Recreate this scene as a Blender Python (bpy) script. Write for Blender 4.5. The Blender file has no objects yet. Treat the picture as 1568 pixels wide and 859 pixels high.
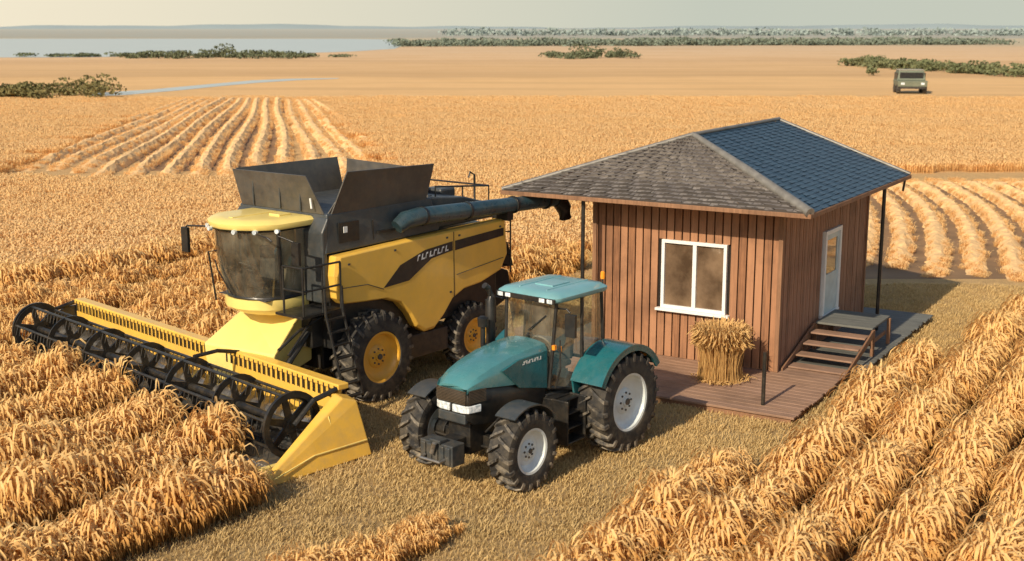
import bpy, math, random
import numpy as np
from mathutils import Vector
random.seed(3)
rng=np.random.default_rng(3)
sc=bpy.context.scene
rad=math.radians
# ------------------------------------------------------------------ materials
def nn(nt,t,**k):
    n=nt.nodes.new(t)
    for a,b in k.items(): setattr(n,a,b)
    return n
def mixc(nt,fac,a,b,mode='MIX'):
    m=nn(nt,'ShaderNodeMix',data_type='RGBA',blend_type=mode)
    for i,v in ((0,fac),(6,a),(7,b)):
        if isinstance(v,bpy.types.NodeSocket): nt.links.new(v,m.inputs[i])
        elif i==0: m.inputs[0].default_value=v
        else: m.inputs[i].default_value=(v[0],v[1],v[2],1)
    return m.outputs[2]
def noise(nt,scale,detail=4,vec=None,rough=.6):
    n=nn(nt,'ShaderNodeTexNoise'); n.inputs['Scale'].default_value=scale
    n.inputs['Detail'].default_value=detail; n.inputs['Roughness'].default_value=rough
    if vec: nt.links.new(vec,n.inputs['Vector'])
    return n.outputs['Fac']
def mrange(nt,v,a,b,c=0,d=1):
    m=nn(nt,'ShaderNodeMapRange'); nt.links.new(v,m.inputs[0])
    for i,x in enumerate((a,b,c,d)): m.inputs[i+1].default_value=x
    return m.outputs[0]
def math_(nt,op,a,b=None):
    m=nn(nt,'ShaderNodeMath',operation=op)
    for i,v in enumerate((a,b)):
        if v is None: continue
        if isinstance(v,bpy.types.NodeSocket): nt.links.new(v,m.inputs[i])
        else: m.inputs[i].default_value=v
    return m.outputs[0]
def bumpn(nt,h,strength,dist=.02):
    b=nn(nt,'ShaderNodeBump'); b.inputs['Strength'].default_value=strength; b.inputs['Distance'].default_value=dist
    nt.links.new(h,b.inputs['Height']); return b.outputs[0]
def base(name):
    m=bpy.data.materials.new(name); m.use_nodes=True; nt=m.node_tree
    return m,nt,nt.nodes['Principled BSDF']
def M(name,col,rough=.5,metal=0,var=.15,scale=3,bump=0,bscale=60,coat=0,dust=0,dcol=(.42,.31,.17)):
    m,nt,p=base(name)
    tc=nn(nt,'ShaderNodeTexCoord').outputs['Object']
    f=noise(nt,scale,5,tc)
    f=mrange(nt,f,.3,.7)
    c=mixc(nt,f,[x*(1-var) for x in col],[min(1,x*(1+var)) for x in col])
    if dust:
        g=nn(nt,'ShaderNodeNewGeometry').outputs['Position']
        d=noise(nt,5,8,g,.7); d=mrange(nt,d,.42,.75,0,dust)
        s=nn(nt,'ShaderNodeSeparateXYZ'); nt.links.new(g,s.inputs[0])
        low=mrange(nt,s.outputs[2],0.1,1.6,1.6,.5)
        d=math_(nt,'MULTIPLY',d,low)
        c=mixc(nt,d,c,dcol)
    nt.links.new(c,p.inputs['Base Color'])
    r=noise(nt,scale*4,4,tc); r=mrange(nt,r,.3,.7,max(0,rough-.1),min(1,rough+.12)); nt.links.new(r,p.inputs['Roughness'])
    p.inputs['Metallic'].default_value=metal
    p.inputs['Coat Weight'].default_value=coat
    p.inputs['Coat Roughness'].default_value=.12
    if bump: nt.links.new(bumpn(nt,noise(nt,bscale,4,tc),bump),p.inputs['Normal'])
    return m
yellow=M('yellow_paint',(.82,.49,.075),.38,0,.08,1.5,.05,30,.35,.3)
yellowpale=M('pale_yellow_paint',(.84,.66,.20),.4,0,.06,1.5,0,30,.3,.2)
teal=M('teal_paint',(.012,.115,.135),.28,0,.15,1.5,0,30,.8,.15)
tealhood=M('bonnet_paint',(.060,.205,.225),.25,0,.12,1.5,0,30,.8,.12)
tealtop=M('pale_teal_paint',(.17,.38,.41),.36,0,.12,2,0,30,.4,.2)
dgrey=M('dark_grey_panel',(.042,.050,.055),.42,0,.25,1.5,.08,20,.15,.2)
flapm=M('tank_flap_steel',(.085,.080,.072),.4,.3,.3,1.2,.1,6,0,.25)
black=M('black_metal',(.016,.017,.018),.4,.2,.3,3,.05,30,.1,.12)
rubber=M('rubber',(.02,.0195,.0195),.75,0,.3,4,.2,60,0,.4,(.22,.18,.12))
lugm=M('rubber_lugs',(.032,.031,.030),.65,0,.3,4,.2,60,0,.85,(.38,.32,.23))
white=M('white_rim_paint',(.62,.68,.68),.4,0,.08,3,0,30,.2,.2)
orangerim=M('orange_rim_paint',(.80,.42,.04),.4,0,.1,3,0,30,.2,.2)
steel=M('worn_steel',(.32,.31,.29),.35,.8,.3,5,.1,30,0,.2)
pipeteal=M('auger_tube_paint',(.025,.060,.078),.32,.1,.3,2,.03,20,.3,.2)
whitep=M('white_paint',(.78,.79,.77),.5,0,.05,4)
amber=M('amber_lens',(.9,.30,.02),.25,0,.05)
seatm=M('seat_fabric',(.06,.055,.05),.8,0,.3,8)
beige=M('cab_interior_plastic',(.20,.16,.12),.7,0,.2)
liner=M('cab_rear_lining',(.30,.245,.17),.8,0,.35,2.5)
grillem=M('grille_mesh',(.10,.075,.05),.5,.3,.2,6)
def glassm(name,tint,op):
    m,nt,p=base(name); out=nt.nodes['Material Output']
    tr=nn(nt,'ShaderNodeBsdfTransparent'); tr.inputs[0].default_value=(*tint,1)
    gl=nn(nt,'ShaderNodeBsdfGlossy'); gl.inputs['Roughness'].default_value=.03; gl.inputs[0].default_value=(.9,.95,1,1)
    df=nn(nt,'ShaderNodeBsdfDiffuse'); df.inputs[0].default_value=(.62,.56,.42,1)
    fr=nn(nt,'ShaderNodeFresnel'); fr.inputs[0].default_value=1.5
    f=math_(nt,'ADD',fr.outputs[0],.07)
    m0=nn(nt,'ShaderNodeMixShader')
    tc=nn(nt,'ShaderNodeTexCoord').outputs['Object']
    nt.links.new(mrange(nt,noise(nt,2,6,tc),.38,.75,op*.3,op*2),m0.inputs[0])
    nt.links.new(tr.outputs[0],m0.inputs[1]); nt.links.new(df.outputs[0],m0.inputs[2])
    mx=nn(nt,'ShaderNodeMixShader'); nt.links.new(f,mx.inputs[0]); nt.links.new(m0.outputs[0],mx.inputs[1]); nt.links.new(gl.outputs[0],mx.inputs[2])
    nt.links.new(mx.outputs[0],out.inputs[0]); return m
glass=glassm('cab_glass',(.90,.94,.90),.13)
def lensm():
    m,nt,p=base('headlight_lens'); p.inputs['Roughness'].default_value=.12
    p.inputs['Coat Weight'].default_value=1
    tc=nn(nt,'ShaderNodeTexCoord').outputs['Object']
    nt.links.new(mixc(nt,mrange(nt,noise(nt,14,2,tc),.4,.6),(.45,.52,.56),(.88,.92,.94)),p.inputs['Base Color']); return m
lens=lensm()
def woodm(name,c1,c2,c3,board,axis,rough=.7,grain='Z'):
    m,nt,p=base(name)
    tc=nn(nt,'ShaderNodeTexCoord').outputs['Object']
    s=nn(nt,'ShaderNodeSeparateXYZ'); nt.links.new(tc,s.inputs[0])
    fl=math_(nt,'FLOOR',math_(nt,'DIVIDE',s.outputs[axis],board))
    wn=nn(nt,'ShaderNodeTexWhiteNoise',noise_dimensions='1D'); nt.links.new(fl,wn.inputs['W'])
    mp=nn(nt,'ShaderNodeMapping'); nt.links.new(tc,mp.inputs[0])
    sc_={'Z':(14,14,.9),'Y':(14,.9,14),'X':(.9,14,14)}[grain]; mp.inputs['Scale'].default_value=sc_
    ad=nn(nt,'ShaderNodeVectorMath',operation='ADD'); nt.links.new(mp.outputs[0],ad.inputs[0])
    cb=nn(nt,'ShaderNodeCombineXYZ')
    for i in range(3): nt.links.new(math_(nt,'MULTIPLY',wn.outputs[0],37.0),cb.inputs[i])
    nt.links.new(cb.outputs[0],ad.inputs[1])
    g=noise(nt,1.6,7,ad.outputs[0],.65)
    g2=mrange(nt,g,.3,.7)
    a=mixc(nt,g2,c1,c2)
    a=mixc(nt,mrange(nt,wn.outputs[0],0,1,0,.8),a,c3)
    big=noise(nt,1.1,4,tc)
    a=mixc(nt,mrange(nt,big,.45,.75,0,.55),a,[x*.45 for x in c1])
    nt.links.new(a,p.inputs['Base Color']); p.inputs['Roughness'].default_value=rough
    nt.links.new(bumpn(nt,g,.5,.012),p.inputs['Normal'])
    return m
siding=woodm('timber_siding',(.13,.058,.028),(.38,.175,.080),(.46,.235,.125),.19,1)
siding2=woodm('timber_siding_side',(.17,.080,.044),(.34,.17,.095),(.38,.20,.12),.13,0)
deckm=woodm('deck_planks',(.20,.115,.07),(.40,.25,.165),(.32,.20,.14),.22,0,.75,'Y')
deckg=woodm('dark_grey_planks',(.09,.092,.085),(.19,.195,.175),(.14,.145,.13),.22,0,.75,'Y')  # darker, greyer planks than the front deck
trimw=woodm('trim_timber',(.18,.09,.045),(.34,.18,.095),(.27,.145,.08),.5,0)
darkb=M('dark_interior',(.02,.014,.010),.9)
def roofm(name,c1,c2,c3,rough,bs=.7):
    m,nt,p=base(name)
    uv=nn(nt,'ShaderNodeUVMap').outputs[0]
    br=nn(nt,'ShaderNodeTexBrick'); nt.links.new(uv,br.inputs['Vector'])
    br.inputs['Scale'].default_value=1; br.inputs['Brick Width'].default_value=.20; br.inputs['Row Height'].default_value=.13
    br.inputs['Mortar Size'].default_value=.012; br.inputs['Color1'].default_value=(*c1,1); br.inputs['Color2'].default_value=(*c2,1); br.inputs['Mortar'].default_value=(*[x*.45 for x in c1],1)
    br.inputs['Mortar Smooth'].default_value=.3
    n=noise(nt,1.3,6,uv); c=mixc(nt,mrange(nt,n,.35,.7,0,.8),br.outputs['Color'],c3)
    n2=noise(nt,14,4,uv); c=mixc(nt,mrange(nt,n2,.4,.8,0,.5),c,[x*.4 for x in c1])
    nt.links.new(c,p.inputs['Base Color']); p.inputs['Roughness'].default_value=rough
    h=math_(nt,'SUBTRACT',math_(nt,'MULTIPLY',n2,.6),br.outputs['Fac'])
    nt.links.new(bumpn(nt,h,bs,.03),p.inputs['Normal']); return m
roofgrey=roofm('grey_roof_tiles',(.18,.16,.145),(.31,.28,.25),(.14,.125,.12),.6,1.0)
roofblue=roofm('blue_roof_tiles',(.008,.038,.070),(.016,.060,.10),(.007,.030,.055),.34,.25)
flash=M('roof_flashing',(.22,.21,.19),.5,.3,.25,4,.2,15)
def wheatm(name,low,mid,top,trans=.3,hz=False):
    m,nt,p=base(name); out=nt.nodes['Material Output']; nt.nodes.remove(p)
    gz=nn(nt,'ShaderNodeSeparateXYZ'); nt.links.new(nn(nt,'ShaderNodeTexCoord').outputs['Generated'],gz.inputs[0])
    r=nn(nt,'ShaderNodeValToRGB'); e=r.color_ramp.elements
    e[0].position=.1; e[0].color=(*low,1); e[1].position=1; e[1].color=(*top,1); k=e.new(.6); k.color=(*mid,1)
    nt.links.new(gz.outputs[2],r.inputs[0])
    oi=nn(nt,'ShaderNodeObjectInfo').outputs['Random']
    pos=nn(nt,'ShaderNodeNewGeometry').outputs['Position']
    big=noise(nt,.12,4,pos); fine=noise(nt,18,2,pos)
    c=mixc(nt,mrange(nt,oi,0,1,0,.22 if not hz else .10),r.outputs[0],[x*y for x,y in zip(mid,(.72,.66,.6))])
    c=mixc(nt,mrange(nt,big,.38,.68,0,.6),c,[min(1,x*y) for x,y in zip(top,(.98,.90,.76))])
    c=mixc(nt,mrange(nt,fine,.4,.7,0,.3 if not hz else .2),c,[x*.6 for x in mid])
    d=nn(nt,'ShaderNodeBsdfDiffuse'); t=nn(nt,'ShaderNodeBsdfTranslucent')
    nt.links.new(c,d.inputs[0]); nt.links.new(c,t.inputs[0])
    mx=nn(nt,'ShaderNodeMixShader'); mx.inputs[0].default_value=trans
    nt.links.new(d.outputs[0],mx.inputs[1]); nt.links.new(t.outputs[0],mx.inputs[2])
    nt.links.new(mx.outputs[0],out.inputs[0]); return m
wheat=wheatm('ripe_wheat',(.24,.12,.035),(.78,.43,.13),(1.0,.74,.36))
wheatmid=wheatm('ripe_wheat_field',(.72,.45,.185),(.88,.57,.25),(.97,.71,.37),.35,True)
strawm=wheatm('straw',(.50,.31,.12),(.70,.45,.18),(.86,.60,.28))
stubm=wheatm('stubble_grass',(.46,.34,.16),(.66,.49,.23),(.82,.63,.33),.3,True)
def leafm(name,a,b):
    m,nt,p=base(name); pos=nn(nt,'ShaderNodeNewGeometry').outputs['Position']
    nt.links.new(mixc(nt,mrange(nt,noise(nt,.4,4,pos),.35,.65),a,b),p.inputs['Base Color']); p.inputs['Roughness'].default_value=1; p.inputs['Specular IOR Level'].default_value=.05; return m
leafnear=leafm('foliage',(.14,.13,.055),(.22,.19,.085))
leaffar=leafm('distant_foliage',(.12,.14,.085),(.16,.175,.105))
def waterm():
    m,nt,p=base('water'); pos=nn(nt,'ShaderNodeNewGeometry').outputs['Position']
    p.inputs['Roughness'].default_value=.3
    n=noise(nt,.05,5,pos); nt.links.new(mixc(nt,n,(.42,.49,.48),(.50,.57,.55)),p.inputs['Base Color']); return m
water=waterm()
# ------------------------------------------------------------------ mesh helpers
import bmesh
def mk(name,v,f,mat,parent=None,bev=0,smooth=None,loc=(0,0,0),rotz=0,seg=2):
    me=bpy.data.meshes.new(name); me.from_pydata([tuple(map(float,a)) for a in v],[],[tuple(a) for a in f]); me.update()
    b=bmesh.new(); b.from_mesh(me); bmesh.ops.recalc_face_normals(b,faces=b.faces); b.to_mesh(me); b.free()
    if mat: me.materials.append(mat)
    o=bpy.data.objects.new(name,me); sc.collection.objects.link(o); o.location=loc; o.rotation_euler[2]=rotz
    if parent: o.parent=parent
    if smooth is not None:
        for p in me.polygons: p.use_smooth=True
        me.set_sharp_from_angle(angle=rad(smooth))
    if bev:
        md=o.modifiers.new('b','BEVEL'); md.width=bev; md.segments=seg; md.limit_method='ANGLE'; md.angle_limit=rad(30)
    return o
def empty(name,loc,rz,parent=None):
    o=bpy.data.objects.new(name,None); sc.collection.objects.link(o); o.location=loc; o.rotation_euler[2]=rz
    if parent:o.parent=parent
    return o
class MB:
    def __init__(s): s.v=[]; s.f=[]
    def add(s,v,f):
        n=len(s.v); s.v+=list(v); s.f+=[tuple(i+n for i in a) for a in f]
    def box(s,x0,x1,y0,y1,z0,z1):
        s.add([(x0,y0,z0),(x1,y0,z0),(x1,y1,z0),(x0,y1,z0),(x0,y0,z1),(x1,y0,z1),(x1,y1,z1),(x0,y1,z1)],
              [(0,3,2,1),(4,5,6,7),(0,1,5,4),(1,2,6,5),(2,3,7,6),(3,0,4,7)])
    def tube(s,pts,r,n=8,cap=True):
        pts=[Vector(p) for p in pts]; rs=r if isinstance(r,(list,tuple)) else [r]*len(pts); V=[];F=[]
        for i,p in enumerate(pts):
            t=(pts[min(i+1,len(pts)-1)]-pts[max(i-1,0)]).normalized()
            a=t.cross(Vector((0,0,1)) if abs(t.z)<.9 else Vector((0,1,0))).normalized(); b=t.cross(a)
            for k in range(n):
                q=2*math.pi*k/n; V.append(tuple(p+a*math.cos(q)*rs[i]+b*math.sin(q)*rs[i]))
        for i in range(len(pts)-1):
            for k in range(n): F.append((i*n+k,i*n+(k+1)%n,(i+1)*n+(k+1)%n,(i+1)*n+k))
        if cap: F.append(tuple(range(n))); F.append(tuple(range((len(pts)-1)*n,len(pts)*n)))
        s.add(V,F)
    def prism(s,pts,y0,y1):
        n=len(pts); V=[(x,y0,z) for x,z in pts]+[(x,y1,z) for x,z in pts]
        s.add(V,[tuple(range(n)),tuple(range(2*n-1,n-1,-1))]+[(i,(i+1)%n,n+(i+1)%n,n+i) for i in range(n)])
    def hprism(s,pts,z0,z1):
        n=len(pts); V=[(x,y,z0) for x,y in pts]+[(x,y,z1) for x,y in pts]
        s.add(V,[tuple(range(n)),tuple(range(2*n-1,n-1,-1))]+[(i,(i+1)%n,n+(i+1)%n,n+i) for i in range(n)])
    def loft(s,secs,cap=True,closed=True):
        n=len(secs[0]); V=[p for q in secs for p in q]; F=[]
        for i in range(len(secs)-1):
            for k in range(n if closed else n-1): F.append((i*n+k,i*n+(k+1)%n,(i+1)*n+(k+1)%n,(i+1)*n+k))
        if cap: F.append(tuple(range(n))); F.append(tuple(range((len(secs)-1)*n,len(secs)*n)))
        s.add(V,F)
    def lathe(s,prof,c,n=48,closed=False):
        m=len(prof); V=[];F=[]
        for k in range(n):
            q=2*math.pi*k/n
            for r,y in prof: V.append((c[0]+r*math.cos(q),c[1]+y,c[2]+r*math.sin(q)))
        for k in range(n):
            for j in range(m if closed else m-1):
                F.append((k*m+j,k*m+(j+1)%m,((k+1)%n)*m+(j+1)%m,((k+1)%n)*m+j))
        s.add(V,F)
    def plate(s,pts,th):
        P=[Vector(p) for p in pts]; nrm=(P[1]-P[0]).cross(P[2]-P[0]).normalized()*th; n=len(P)
        s.add([tuple(p) for p in P]+[tuple(p+nrm) for p in P],[tuple(range(n)),tuple(range(2*n-1,n-1,-1))]+[(i,(i+1)%n,n+(i+1)%n,n+i) for i in range(n)])
    def out(s,name,mat,parent=None,**k): return mk(name,s.v,s.f,mat,parent,**k)
def wheel(par,nm,cx,cy,R,W,rr,rimmat,side,nl=20):
    c=(cx,cy,R)
    b=MB(); h=W/2
    p=[(rr,-.80*h),(rr+.05,-.96*h),(R*.80,-1.0*h),(R*.90,-.93*h),(R-.085,-.74*h),(R-.065,0)]
    p=p+[(r,-y) for r,y in p[:-1][::-1]]
    b.lathe(p,c,56,True)
    b.out(nm+'_tyre',rubber,par,smooth=35)
    b=MB(); sh=.30*h/ R*2.2; wa=.036/R
    for s in (-1,1):
        for i in range(nl):
            a0=2*math.pi*(i+(.5 if s>0 else 0))/nl
            secs=[]
            for f,y,ro,ri,wm in ((0,-.06*h,R-.004,R-.09,.75),(.35,.3*h,R,R-.09,.9),(.75,.72*h,R-.012,R-.12,1.1),(1,1.0*h,R-.05,R-.17,1.25),(1.08,1.035*h,R*.84,R*.80,1.1)):
                a=a0-sh*f; w=wa*wm
                q=[]
                for (r_,da) in ((ri,-w),(ro,-w*.75),(ro,w*.75),(ri,w)):
                    q.append((cx+r_*math.cos(a+da),cy+s*y,R+r_*math.sin(a+da)))
                secs.append(q)
            b.loft(secs)
    b.out(nm+'_tread_lugs',lugm,par)
    b=MB(); s=side
    prof=[(rr+.045,s*.80*h),(rr+.035,s*.90*h),(rr-.01,s*.86*h),(rr-.03,s*.62*h),(rr-.08,s*.48*h),(rr*.72,s*.40*h),(rr*.5,s*.40*h),(rr*.42,s*.52*h),(rr*.2,s*.56*h),(rr*.18,s*.66*h),(0.001,s*.68*h)]
    b.lathe(prof,c,40); b.lathe([(rr+.045,-s*.80*h),(rr,-s*.86*h),(rr-.04,-s*.3*h),(.12,-s*.1*h),(.1,-s*.8*h),(.001,-s*.8*h)],c,40)
    b.lathe([(rr,-.8*h),(rr,.8*h)],c,40)
    b.out(nm+'_rim',rimmat,par,smooth=40)
    b=MB()
    for i in range(8):
        a=2*math.pi*i/8; x=cx+rr*.32*math.cos(a); z=R+rr*.32*math.sin(a)
        b.tube([(x,cy+s*.5*h,z),(x,cy+s*.6*h,z)],.02,6)
    b.tube([(cx,cy+s*.6*h,R),(cx,cy+s*.75*h,R)],rr*.12,12)
    b.out(nm+'_wheel_nuts',dgrey,par)
def arcf(b,cx,cz,r,a0,a1,y0,y1,th,n=14,lip=0):
    secs=[]
    for i in range(n+1):
        a=rad(a0+(a1-a0)*i/n); c,s=math.cos(a),math.sin(a)
        secs.append([(cx+r*c,y0,cz+r*s),(cx+r*c,y1,cz+r*s),(cx+(r+th)*c,y1,cz+(r+th)*s),(cx+(r+th)*c,y0,cz+(r+th)*s)])
    b.loft(secs)
# ------------------------------------------------------------------ TRACTOR
T=empty('tractor',(-.59,20.1,0),rad(-129.7))
for s,n in ((1,'left'),(-1,'right')):
    wheel(T,'front_'+n,0,s*1.0,.70,.46,.36,white,s,18)
    wheel(T,'rear_'+n,-2.66,s*1.05,.93,.58,.50,white,s,22)
def sec(x,w,zt,zb,wb=None,r=.8):
    wb=wb or w
    h=[(wb,zb),(w,zb+(zt-zb)*.5),(w*.97,zt-.12),(w*.86,zt-.04),(w*.5,zt-.003),(0,zt+.012)]
    return [(x,y,z) for y,z in h]+[(x,-y,z) for y,z in h[:-1][::-1]]
b=MB(); b.loft([sec(-1.32,.47,2.17,1.55),sec(-.9,.47,2.16,1.56),sec(-.4,.455,2.11,1.6),sec(.05,.43,2.02,1.66),sec(.35,.40,1.93,1.70),sec(.53,.37,1.84,1.70),sec(.62,.33,1.75,1.69)])
b.out('bonnet',tealhood,T,smooth=40)
b=MB()
for s in (1,-1):
    P=[(-1.30,2.03),(-.5,2.01),(-.1,1.91),(-.55,1.52),(-1.3,1.35)]
    b.add([(x,s*.484,z) for x,z in P]+[(x,s*.44,z) for x,z in P],[(0,1,2,3,4),(9,8,7,6,5)]+[(i,(i+1)%5,5+(i+1)%5,5+i) for i in range(5)])
b.out('bonnet_side_panels',teal,T,bev=.006)
b=MB(); b.loft([sec(-1.3,.45,1.6,1.0,.40),sec(-.4,.44,1.64,1.0,.38),sec(.2,.41,1.71,1.05,.36),sec(.48,.38,1.72,1.1,.34),sec(.60,.35,1.70,1.2,.31),sec(.63,.30,1.66,1.24,.28)])
b.out('engine_side_panels',black,T,smooth=40)
b=MB()
for i in range(9):
    z=1.47+i*.025; w=.335
    b.box(.60,.655-.002*i,-w+.02,w-.02,z,z+.012)
for s in (1,-1):
    for i in range(9):
        z=1.48+i*.025
        b.add([(.6,s*.352,z),(.25,s*.412,z),(.25,s*.425,z),(.61,s*.365,z),(.6,s*.352,z+.012),(.25,s*.412,z+.012),(.25,s*.425,z+.012),(.61,s*.365,z+.012)],[(0,1,2,3),(4,5,6,7),(0,1,5,4),(1,2,6,5),(2,3,7,6),(3,0,4,7)])
b.out('grille_slats',grillem,T)
b=MB()
for s in (1,-1):
    b.hprism([(.66,s*.03),(.655,s*.24),(.61,s*.355),(.36,s*.415),(.36,s*.38),(.57,s*.31),(.6,s*.03)],1.31,1.44)
b.out('headlights',lens,T,bev=.012)
b=MB(); b.box(.56,.64,-.30,.30,1.12,1.29); b.out('nose_bumper',dgrey,T,bev=.02)
b=MB(); b.box(-2.4,.45,-.24,.24,.55,1.12); b.box(-.12,.12,-.85,.85,.60,.80); b.box(-2.9,-2.4,-.8,.8,.75,1.1)
b.tube([(-2.66,-.8,.93),(-2.66,.8,.93)],.17,12); b.box(.3,.8,-.16,.16,.55,.85)
for s in(1,-1): b.tube([(0,s*.62,.7),(0,s*.85,.7)],.17,12); b.tube([(.15,s*.2,.62),(.18,s*.8,.66)],.025)
b.out('chassis_and_axles',black,T,bev=.02)
b=MB(); b.box(.72,1.02,-.36,.36,.50,.86)
for i in range(5): b.box(1.02,1.05,-.32+i*.135,-.22+i*.135,.53,.83)
b.box(.86,1.06,-.12,.12,.86,.92)
b.out('front_weight_block',dgrey,T,bev=.03)
b=MB(); b.tube([(1.05,-.22,.62),(1.16,-.22,.6),(1.16,.22,.6),(1.05,.22,.62)],.025); b.tube([(1.1,-.02,.7),(1.1,.04,.88)],.04,10)
b.out('front_hitch',steel,T)
b=MB()
for s in (1,-1): arcf(b,0,.70,.76,55,148,s*.78,s*1.20,.025); b.tube([(-.1,s*.7,.7),(-.2,s*.72,1.3),(-.1,s*.95,1.47)],.03)
b.out('front_mudguards',dgrey,T,smooth=40)
b=MB()
for s in (1,-1):
    arcf(b,-2.66,.93,1.01,28,148,s*.66,s*1.34,.045,18)
    arcf(b,-2.66,.93,.94,28,148,s*1.29,s*1.34,.08,18)
    P=[(-2.66+1.02*math.cos(rad(a)),.93+1.02*math.sin(rad(a))) for a in range(28,149,10)]+[(-3.3,1.2),(-1.85,1.0)]
    b.prism(P,s*.66,s*.70)
b.out('rear_mudguards',teal,T,smooth=35)
b=MB()
for s in (1,-1): b.box(-3.38,-3.34,s*1.05-.12,s*1.05+.12,1.62,1.72); b.box(-1.62,-1.58,s*.52-.04,s*.52+.04,1.95,2.05)
b.out('marker_lamps',amber,T,bev=.01)
cb=[(-1.34,.50,1.35),(-2.05,.68,1.2),(-2.78,.62,1.55)]; ct=[(-1.46,.56,2.90),(-2.1,.62,2.92),(-2.74,.58,2.90)]
b=MB()
ring_b=[cb[0],cb[1],cb[2],(cb[2][0],-cb[2][1],cb[2][2]),(cb[1][0],-cb[1][1],cb[1][2]),(cb[0][0],-cb[0][1],cb[0][2])]
ring_t=[ct[0],ct[1],ct[2],(ct[2][0],-ct[2][1],ct[2][2]),(ct[1][0],-ct[1][1],ct[1][2]),(ct[0][0],-ct[0][1],ct[0][2])]
b.loft([ring_b,ring_t],cap=False); b.out('cab_glazing',glass,T)
b=MB()
for p,q in zip(ring_b,ring_t): b.tube([p,[(p[i]+q[i])/2*1.0 for i in range(3)],q],.032,8)
for k in range(6): b.tube([ring_b[k],ring_b[(k+1)%6]],.032,8)
b.tube([(-1.33,0,2.2),(-1.38,0.0,2.25)],.02); b.tube([(-1.37,.0,2.3),(-1.42,.35,2.6)],.012)
b.out('cab_frame',black,T,smooth=40)
b=MB(); b.hprism([(-1.3,.46),(-2.05,.64),(-2.75,.58),(-2.75,-.58),(-2.05,-.64),(-1.3,-.46)],.95,1.24); b.out('cab_floor',black,T,bev=.03)
def rr_(x0,x1,w,r=.16,n=4):
    P=[]
    for cx_,cy_,a in ((x1-r,w-r,0),(x0+r,w-r,90),(x0+r,-w+r,180),(x1-r,-w+r,270)):
        for i in range(n+1): q=rad(a+90*i/n); P.append((cx_+r*math.cos(q),cy_+r*math.sin(q)))
    return P
def slab(b,lev):
    b.loft([[(x,y,z) for x,y in rr_(x0,x1,w,r)] for x0,x1,w,r,z in lev])
b=MB(); slab(b,[(-2.84,-1.32,.66,.16,2.86),(-2.88,-1.28,.70,.18,2.90),(-2.88,-1.28,.70,.18,2.95),(-2.80,-1.36,.62,.16,3.01),(-2.6,-1.55,.45,.1,3.03)])
b.out('cab_roof',tealtop,T,smooth=50)
b=MB()
for y in (-.3,.3): b.box(-2.7,-1.5,y-.012,y+.012,3.01,3.042)
b.box(-2.3,-1.8,-.2,.2,3.02,3.05)
b.out('roof_ribs',tealtop,T,bev=.008)
b=MB()
for y in (-.55,-.38,.38,.55): b.box(-1.30,-1.255,y-.06,y+.06,2.86,2.935)
b.out('roof_work_lights',lens,T,bev=.01)
b=MB(); b.box(-1.3,-1.262,-.65,.65,2.855,2.945); b.out('roof_light_bar',black,T,bev=.008)
b=MB(); b.tube([(-2.75,.6,2.95),(-2.75,.6,3.10)],.018); b.out('beacon_post',black,T)
b=MB(); b.tube([(-2.75,.6,3.08),(-2.75,.6,3.12),(-2.75,.6,3.20),(-2.75,.6,3.22)],[.04,.045,.04,.02],12); b.box(-1.36,-1.3,.58,.64,2.05,2.13); b.out('amber_beacon',amber,T,smooth=40)
b=MB(); b.box(-2.35,-1.95,-.24,.24,1.5,1.62); b.loft([[(-2.3,-.22,1.6),(-2.3,.22,1.6),(-2.42,.22,1.6),(-2.42,-.22,1.6)],[(-2.38,-.2,2.25),(-2.38,.2,2.25),(-2.5,.2,2.25),(-2.5,-.2,2.25)]]); b.box(-2.3,-2.0,-.15,.15,1.24,1.5); b.out('seat',seatm,T,bev=.05)
b=MB(); b.box(-1.62,-1.4,-.25,.25,1.24,1.85); b.tube([(-1.6,0,1.7),(-1.75,0,1.95)],.03)
for i in range(16):
    a,a2=2*math.pi*i/16,2*math.pi*(i+1)/16
    P=lambda a:(-1.76+.1*math.cos(a),.2*math.sin(a),1.97+.16*math.cos(a)); b.tube([P(a),P(a2)],.015,6)
b.box(-2.4,-1.8,-.55,-.35,1.24,1.75)
b.out('dashboard_and_steering_wheel',beige,T)
b=MB(); b.tube([(-1.15,-.62,1.5),(-1.15,-.66,1.75),(-1.15,-.68,1.9),(-1.15,-.68,2.75),(-1.17,-.68,2.86),(-1.10,-.70,3.0),(-1.02,-.71,3.06)],[.05,.055,.085,.085,.06,.058,.058],14); b.tube([(-.95,-.45,1.6),(-1.1,-.6,1.62)],.06,10)
b.tube([(-.85,-.60,1.9),(-.85,-.60,2.35),(-.85,-.60,2.37),(-.85,-.60,2.52),(-.85,-.60,2.55)],[.045,.045,.09,.10,.06],14); b.tube([(-.85,-.6,1.9),(-.85,-.4,1.8)],.05)
b.out('exhaust_stack',black,T,smooth=40)
b=MB(); b.tube([(-1.15,-.765,1.95),(-1.15,-.765,2.7)],.02)
b.out('exhaust_heat_shield',steel,T)
b=MB()
for s in (1,-1):
    b.tube([(-1.48,s*.56,2.75),(-1.42,s*.80,2.78),(-1.42,s*.88,2.72)],.016); b.box(-1.44,-1.38,s*.90-.11,s*.90+.11,2.30,2.70)
b.out('mirrors',black,T,bev=.02)
b=MB()
for i in range(4):
    z=.42+i*.24; b.box(-1.75,-1.28,.66+.0,.98-.05*i,z,z+.035)
b.box(-1.79,-1.75,.62,.98,.40,1.2); b.box(-1.28,-1.24,.62,.98,.40,1.2); b.box(-1.9,-1.1,-.85,-.3,.5,1.15)
b.box(-1.78,-1.26,.3,.62,.5,1.18)
b.out('cab_steps_and_fuel_tank',black,T,bev=.02)
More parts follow.
